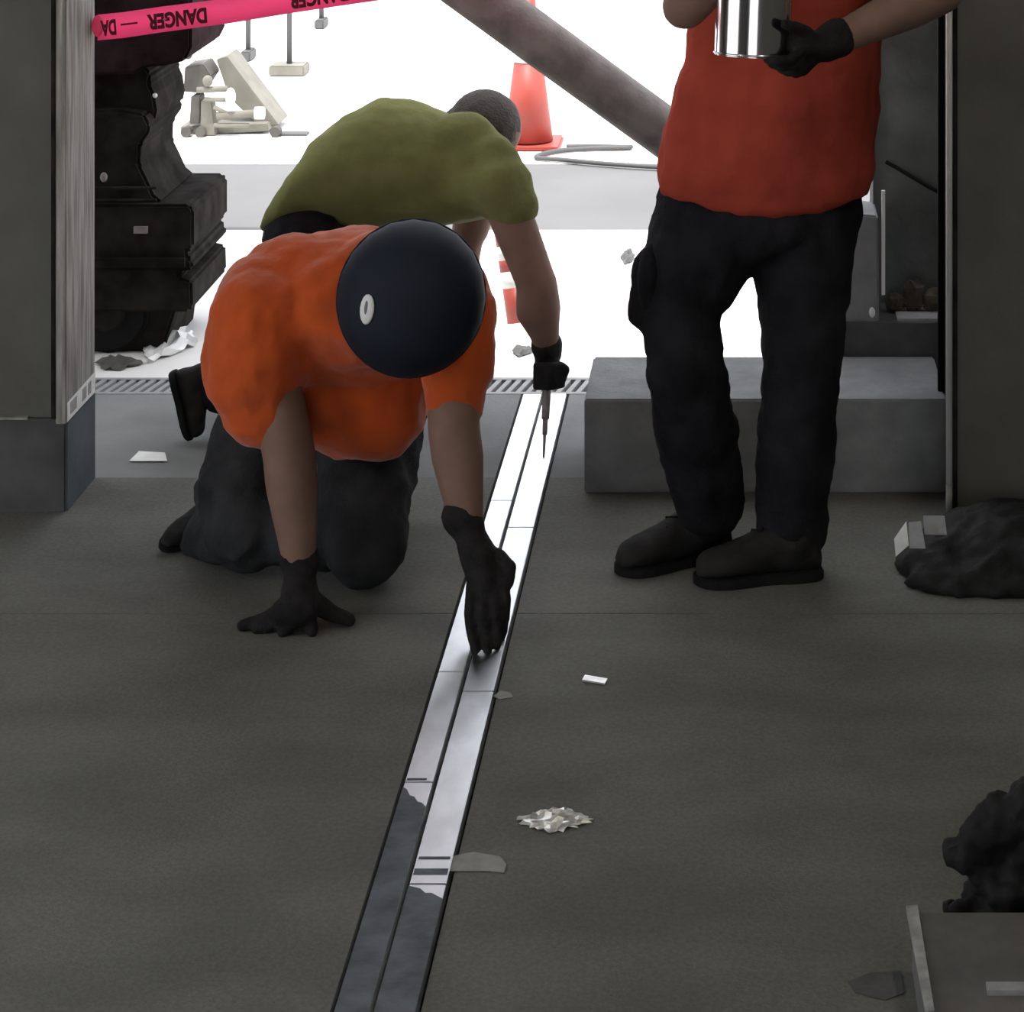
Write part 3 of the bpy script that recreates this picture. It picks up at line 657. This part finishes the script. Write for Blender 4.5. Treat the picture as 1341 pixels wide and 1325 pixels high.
# ------------------------------------------------------------------ pink danger tape
def danger_tape():
    ctrl = [(128,36,6.26),(160,33,6.28),(215,25,6.32),(300,14,6.40),(380,1,6.48),(470,-12,6.55),(600,-30,6.50),(800,-56,6.40),(1000,-80,6.32),(1236,-110,6.2)]
    hw = 0.0355
    t = thing('danger_tape', 'pink danger tape stretched across the doorway from the wooden jamb', 'barrier tape', P(128,36,6.26))
    vs = []; fs = []
    pts = [P(*c) for c in ctrl]; fine = []
    for i in range(len(pts)-1):
        for k in range(6): fine.append(pts[i].lerp(pts[i+1], k/6))
    fine.append(pts[-1])
    for i, p in enumerate(fine):
        tw = 0.12*math.sin(i*0.5)
        dirn = V((0.02, -tw*0.3, 1.0)).normalized()
        vs += [p-dirn*hw, p+V((0,0.004*math.sin(i*0.9),0)), p+dirn*hw]
    for i in range(len(fine)-1):
        for k in range(2): fs.append((i*3+k,(i+1)*3+k,(i+1)*3+k+1,i*3+k+1))
    o = MB().add(vs, fs).build('tape', M_pink, t, True)
    so = o.modifiers.new('thick', 'SOLIDIFY'); so.thickness = 0.0006
    def word(txt, p0, p1, size):
        cu = bpy.data.curves.new('word', 'FONT'); cu.body = txt; cu.size = size; cu.align_x = 'CENTER'; cu.align_y = 'CENTER'; cu.extrude = 0.0004; cu.offset = 0.0026
        ob = bpy.data.objects.new('word', cu); COL.objects.link(ob)
        dg = bpy.context.evaluated_depsgraph_get(); me = bpy.data.meshes.new_from_object(ob.evaluated_get(dg))
        bpy.data.objects.remove(ob)
        p0, p1 = V(p0), V(p1); x = (p0-p1).normalized()                # printed upside down
        n = x.cross(V((0,0,-1))).normalized(); y = n.cross(x).normalized()
        if n.y > 0: n = -n; y = n.cross(x)
        wd = max(v.co.x for v in me.vertices)-min(v.co.x for v in me.vertices); k = (p1-p0).length/wd
        mid = (p0+p1)/2+n*0.008
        for v in me.vertices: v.co = mid + x*(v.co.x*k) + y*v.co.y + n*v.co.z
        finish(me, 'printed_word', M_ink, o, False)
    word('DANGER', P(193,28,6.305), P(271,18,6.375), 0.056)
    word('DANGER', P(378,1,6.475), P(456,-11,6.54), 0.056)
    word('DANGER', P(610,-31.5,6.49), P(690,-42,6.45), 0.056)
    MB().tube([P(158,32.5,6.272), P(180,29.8,6.288)], 0.0025).build('printed_dash', M_ink, o)
    word('DA', P(132,36,6.250), P(152,33.5,6.266), 0.056)
    MB().ell(P(128,34,6.25),(0.016,0.012,0.03)).build('knot', M_pink, t, True)
danger_tape()

# ------------------------------------------------------------------ things in the bright yard
def cone(px, py):
    g = G(px, py); t = thing('traffic_cone', 'orange traffic cone with a white collar standing in the bright yard', 'traffic cone', g)
    MB().box((g.x-0.16,g.y-0.16,0),(g.x+0.16,g.y+0.16,0.02)).build('base', M_cone, t, bevel=0.01)
    def fr(z): return 0.118-0.088*z/0.72
    MB().cyl(g+V((0,0,0.028)), g+V((0,0,0.40)), 0.118, fr(0.40), 32).build('cone_body', M_cone, t, True)
    MB().cyl(g+V((0,0,0.40)), g+V((0,0,0.55)), fr(0.40)+0.002, fr(0.55)+0.002, 32).build('white_collar', M_white, t, True)
    MB().cyl(g+V((0,0,0.55)), g+V((0,0,0.72)), fr(0.55), fr(0.72), 32).build('cone_tip', M_cone, t, True)
cone(692,190)
def delineator():
    b0, b1 = P(686,440,7.66), P(664,290,7.72); b0.z = 0.0
    t = thing('striped_tube', 'leaning red and white banded tube marker beyond the lime worker arm', 'marker', b0)
    L = [0,0.14,0.44,0.58,0.68,0.80,1.0]; mats = [M_white,M_cone,M_white,M_cone,M_white,M_cone]
    for i in range(6):
        MB().cyl(b0.lerp(b1,L[i]), b0.lerp(b1,L[i+1]), 0.048, 0.048, 24).build('band', mats[i], t, True)
    MB().cyl((b0.x,b0.y,0), (b0.x,b0.y,0.015), 0.075, 0.07, 24).build('foot', M_white, t)
delineator()
def post(px, py, base_w, label, h=1.15):
    g = G(px, py); t = thing('fence_post', label, 'post', g, 'thin posts at the back of the yard')
    MB().cyl(g+V((0,0,0.02)), g+V((0,0,h)), 0.016).build('post', M_hose, t, True)
    MB().box((g.x-base_w,g.y-0.09,0),(g.x+base_w,g.y+0.09,0.06)).build('base_weight', M_beige if base_w > 0.06 else M_hose, t, bevel=0.008)
post(325,78,0.03,'thin grey post with a tiny foot, nearest the beige machine')
post(379,97,0.10,'thin grey post on a wide flat base block')
post(421,36,0.03,'thin grey post furthest back in the yard')
tag(MB().box(G(368,176)-V((0,0.05,0)), G(404,176)+V((0,0.02,0.012))).build('flat_bar', M_hose), 'flat grey bar lying on the yard near the lime worker', 'bar')
def beige_machine():
    Y = 11.15; t = thing('trailer_machine', 'small beige machine frame with sloping plate out in the yard', 'machine', (-2.5,11.2,0))
    def pl(name, pts, dep, y=Y, m_=M_beige, bev=0.004): return MB().prism([P(a,b,y) for a, b in pts],(0,dep,0)).build(name, m_, t, bevel=bev)
    pl('sloping_plate', [(283,78),(297,74),(365,164),(340,166),(300,128)], 0.25, Y+0.12)
    pl('column', [(263,132),(277,132),(282,178),(262,178)], 0.08)
    pl('upper_box', [(234,58),(256,60),(258,72),(250,84),(234,84)], 0.12, Y, M_white)
    pl('dark_post', [(250,126),(262,126),(262,162),(248,162)], 0.1, Y+0.02, M_beiged)
    pl('block', [(242,88),(266,84),(276,100),(262,122),(240,120)], 0.2, Y+0.04, M_beiged)
    pl('bed', [(236,166),(350,162),(352,172),(238,178)], 0.3, Y+0.05)
    for (a, b, c, d, r) in ((258,118,298,116,4),(268,130,300,131,3),(280,140,300,150,3),(284,152,338,148,5),(280,164,326,164,3)):
        MB().cyl(P(a,b,Y-0.02), P(c,d,Y-0.02), r*Y/F, None, 10).build('tube', M_beige, t, True)
    MB().ell(P(302,127,Y-0.03),(0.025,0.03,0.045)).build('white_float', M_white, t, True)
    MB().ell(P(272,106,Y-0.03),(0.025,0.02,0.028)).build('pulley', M_beige, t, True)
    MB().ell(P(246,70,Y-0.01),(0.022,0.02,0.028)).build('lamp', M_beiged, t, True)
    MB().cyl(P(334,148,Y-0.03), P(346,148,Y-0.03), 0.03, None, 12).build('roller', M_white, t, True)
    for px in (243,262,360):
        c = P(px,172,Y-0.03); c.z = 0.025
        MB().cyl(c, c+V((0,0.05,0)), 0.025, None, 14).build('wheel', M_beiged, t)
beige_machine()
def curve(pts, n=6):
    out = []
    for i in range(len(pts)-1):
        p0, p1, p2, p3 = pts[max(i-1,0)], pts[i], pts[i+1], pts[min(i+2,len(pts)-1)]
        for k in range(n):
            s = k/n; out.append(0.5*((2*p1)+(p2-p0)*s+(2*p0-5*p1+4*p2-p3)*s*s+(3*p1-p0-3*p2+p3)*s**3))
    return out+[pts[-1]]
tag(MB().tube(curve([G(x,y,0.014) for x,y in ((742,192),(770,191.5),(800,192),(826,193),(760,195),(722,199),(702,206),(735,209),(790,214),(850,218),(900,220),(960,218))]),0.011).build('hose', M_hose, None, True),
    'thin grey hose looped on the ground beside the orange cone', 'hose')
crumple('debris_scrap', 'small grey scrap on the ground under the leaning striped marker', 'scrap', 684,462,0.035,0.06,0.03,M_hose,8,6)
crumple('debris_scrap', 'small grey scrap on the bright ground beside the standing worker thigh', 'scrap', 822,338,0.03,0.12,0.03,M_hose,9,6)

# ------------------------------------------------------------------ scraps on the floor
tag(MB().box((-0.026,-0.010,0),(0.026,0.010,0.004)).build('offcut', M_foil), 'bright metal offcut lying right of the strip', 'offcut')
o = bpy.data.objects[-1] if False else [q for q in scene.objects if q.name.startswith('offcut')][0]
o.location = G(779,893,0.001); o.rotation_euler = (0.12,0.05,-0.25); o.location.z = 0.004
crumple('metal_shavings', 'crumpled silvery foil scrap on the floor right of the strip', 'foil scrap', 726,1076,0.075,0.05,0.013,M_foil,21,12)
def flat_scrap(name, label, cat, px, m_, z=0.001):
    pts = [G(a,b,z) for a,b in px]; return tag(MB().prism(pts,(0,0,0.0012)).build(name, m_), label, cat)
flat_scrap('clear_tape', 'piece of translucent tape beside the near end of the strip', 'tape', [(585,1141),(590,1122),(620,1116),(655,1122),(663,1132),(660,1143),(640,1141)], M_tapec)
flat_scrap('tape_scrap', 'small pale tape scrap at the strip edge below the working glove', 'tape', [(646,912),(655,905),(668,907),(672,913),(655,916)], M_tapec)
pp = flat_scrap('folded_paper', 'folded white paper on the ground left of the kneeling worker', 'paper', [(169,604),(182,591),(216,593),(219,604)], M_paper, 0.003)
flat_scrap('dark_floor_patch', 'flat dark patch on the floor left of the cardboard box', 'rag', [(1110,1286),(1140,1274),(1180,1272),(1184,1300),(1160,1310),(1120,1300)], M_base)  # flat dark shape lying on the floor

# dark sheet bundle at the foot of the right wall, with cards on it
q = MB()
q.ell(V((0.72,5.68,0.03)),(0.29,0.20,0.105)); q.ell(V((0.95,5.70,0.03)),(0.35,0.20,0.115)); q.ell(V((0.50,5.62,0.02)),(0.11,0.13,0.07)); q.ell(V((0.62,5.52,0.01)),(0.22,0.08,0.05))
sb = q.blob('black_sheet_bundle', M_black, None, 0.010, 3, 0.035, 0.06)
for v in sb.data.vertices: v.co.z = max(v.co.z, 0.001)
tag(sb, 'black crumpled sheeting bundled at the foot of the right wall', 'sheeting')
def card(name, label, m_, a, b, c, d, Y):
    pts = [P(*a,Y[0]),P(*b,Y[1]),P(*c,Y[2]),P(*d,Y[3])]
    n = (pts[1]-pts[0]).cross(pts[3]-pts[0]).normalized()*0.003
    return tag(MB().prism(pts, n).build(name, m_), label, 'card')
card('white_card', 'bright white torn card leaning on the black sheeting', M_paper, (1173,729),(1171,706),(1187,683),(1190,714), (5.56,5.56,5.58,5.56))
card('grey_card', 'grey card between the white card and the wall corner strip', M_paperg, (1191,718),(1190,684),(1206,682),(1212,718), (5.555,5.58,5.58,5.555))
card('grey_card', 'small pale grey card resting against the wall corner strip', M_paperg, (1211,700),(1209,675),(1237,675),(1240,700), (5.60,5.62,5.62,5.60))
# near right corner: cardboard box with black crumpled plastic on it
bx = thing('cardboard_box', 'dull grey cardboard box in the near right corner', 'box', G(1290,1325))
c0, c1 = G(1206,1345,0.0), G(1500,1345,0.0)
x0, y0 = P(1203,1330,3.72).x, 3.56
MB().box((x0,y0,0),(x0+0.5,y0+0.30,0.10)).build('carton', M_box, bx, bevel=0.004)
MB().prism([(x0-0.002,y0,0.10),(x0+0.012,y0,0.102),(x0+0.010,y0+0.31,0.102),(x0-0.010,y0+0.31,0.10)],(0,0,0.004)).build('flap_edge', M_trimd, bx)
MB().box((x0+0.10,y0+0.05,0.10),(x0+0.16,y0+0.075,0.108)).build('tape_strip', M_paperg, bx)
q = MB(); rr = random.Random(5)
for px, py, r in ((1262,1118,0.035),(1290,1100,0.05),(1320,1075,0.055),(1345,1110,0.07),(1300,1140,0.05),(1285,1175,0.035),(1325,1170,0.05),(1360,1060,0.06),(1250,1192,0.016),(1272,1190,0.014),(1310,1190,0.03)):
    q.ell(P(px,py,3.95+0.05*rr.random()),(r,r*0.9,r*0.8))
q.cap(P(1250,1192,3.95),P(1290,1190,3.96),0.012); q.ell(V((P(1330,1180,4.0).x,4.0,0.04)),(0.09,0.10,0.05))
bl = q.blob('black_plastic_tangle', M_black, None, 0.008, 1, 0.04, 0.035)
for v in bl.data.vertices: v.co.z = max(v.co.z, 0.002)
tag(bl, 'crumpled black plastic heaped behind the cardboard box', 'plastic')
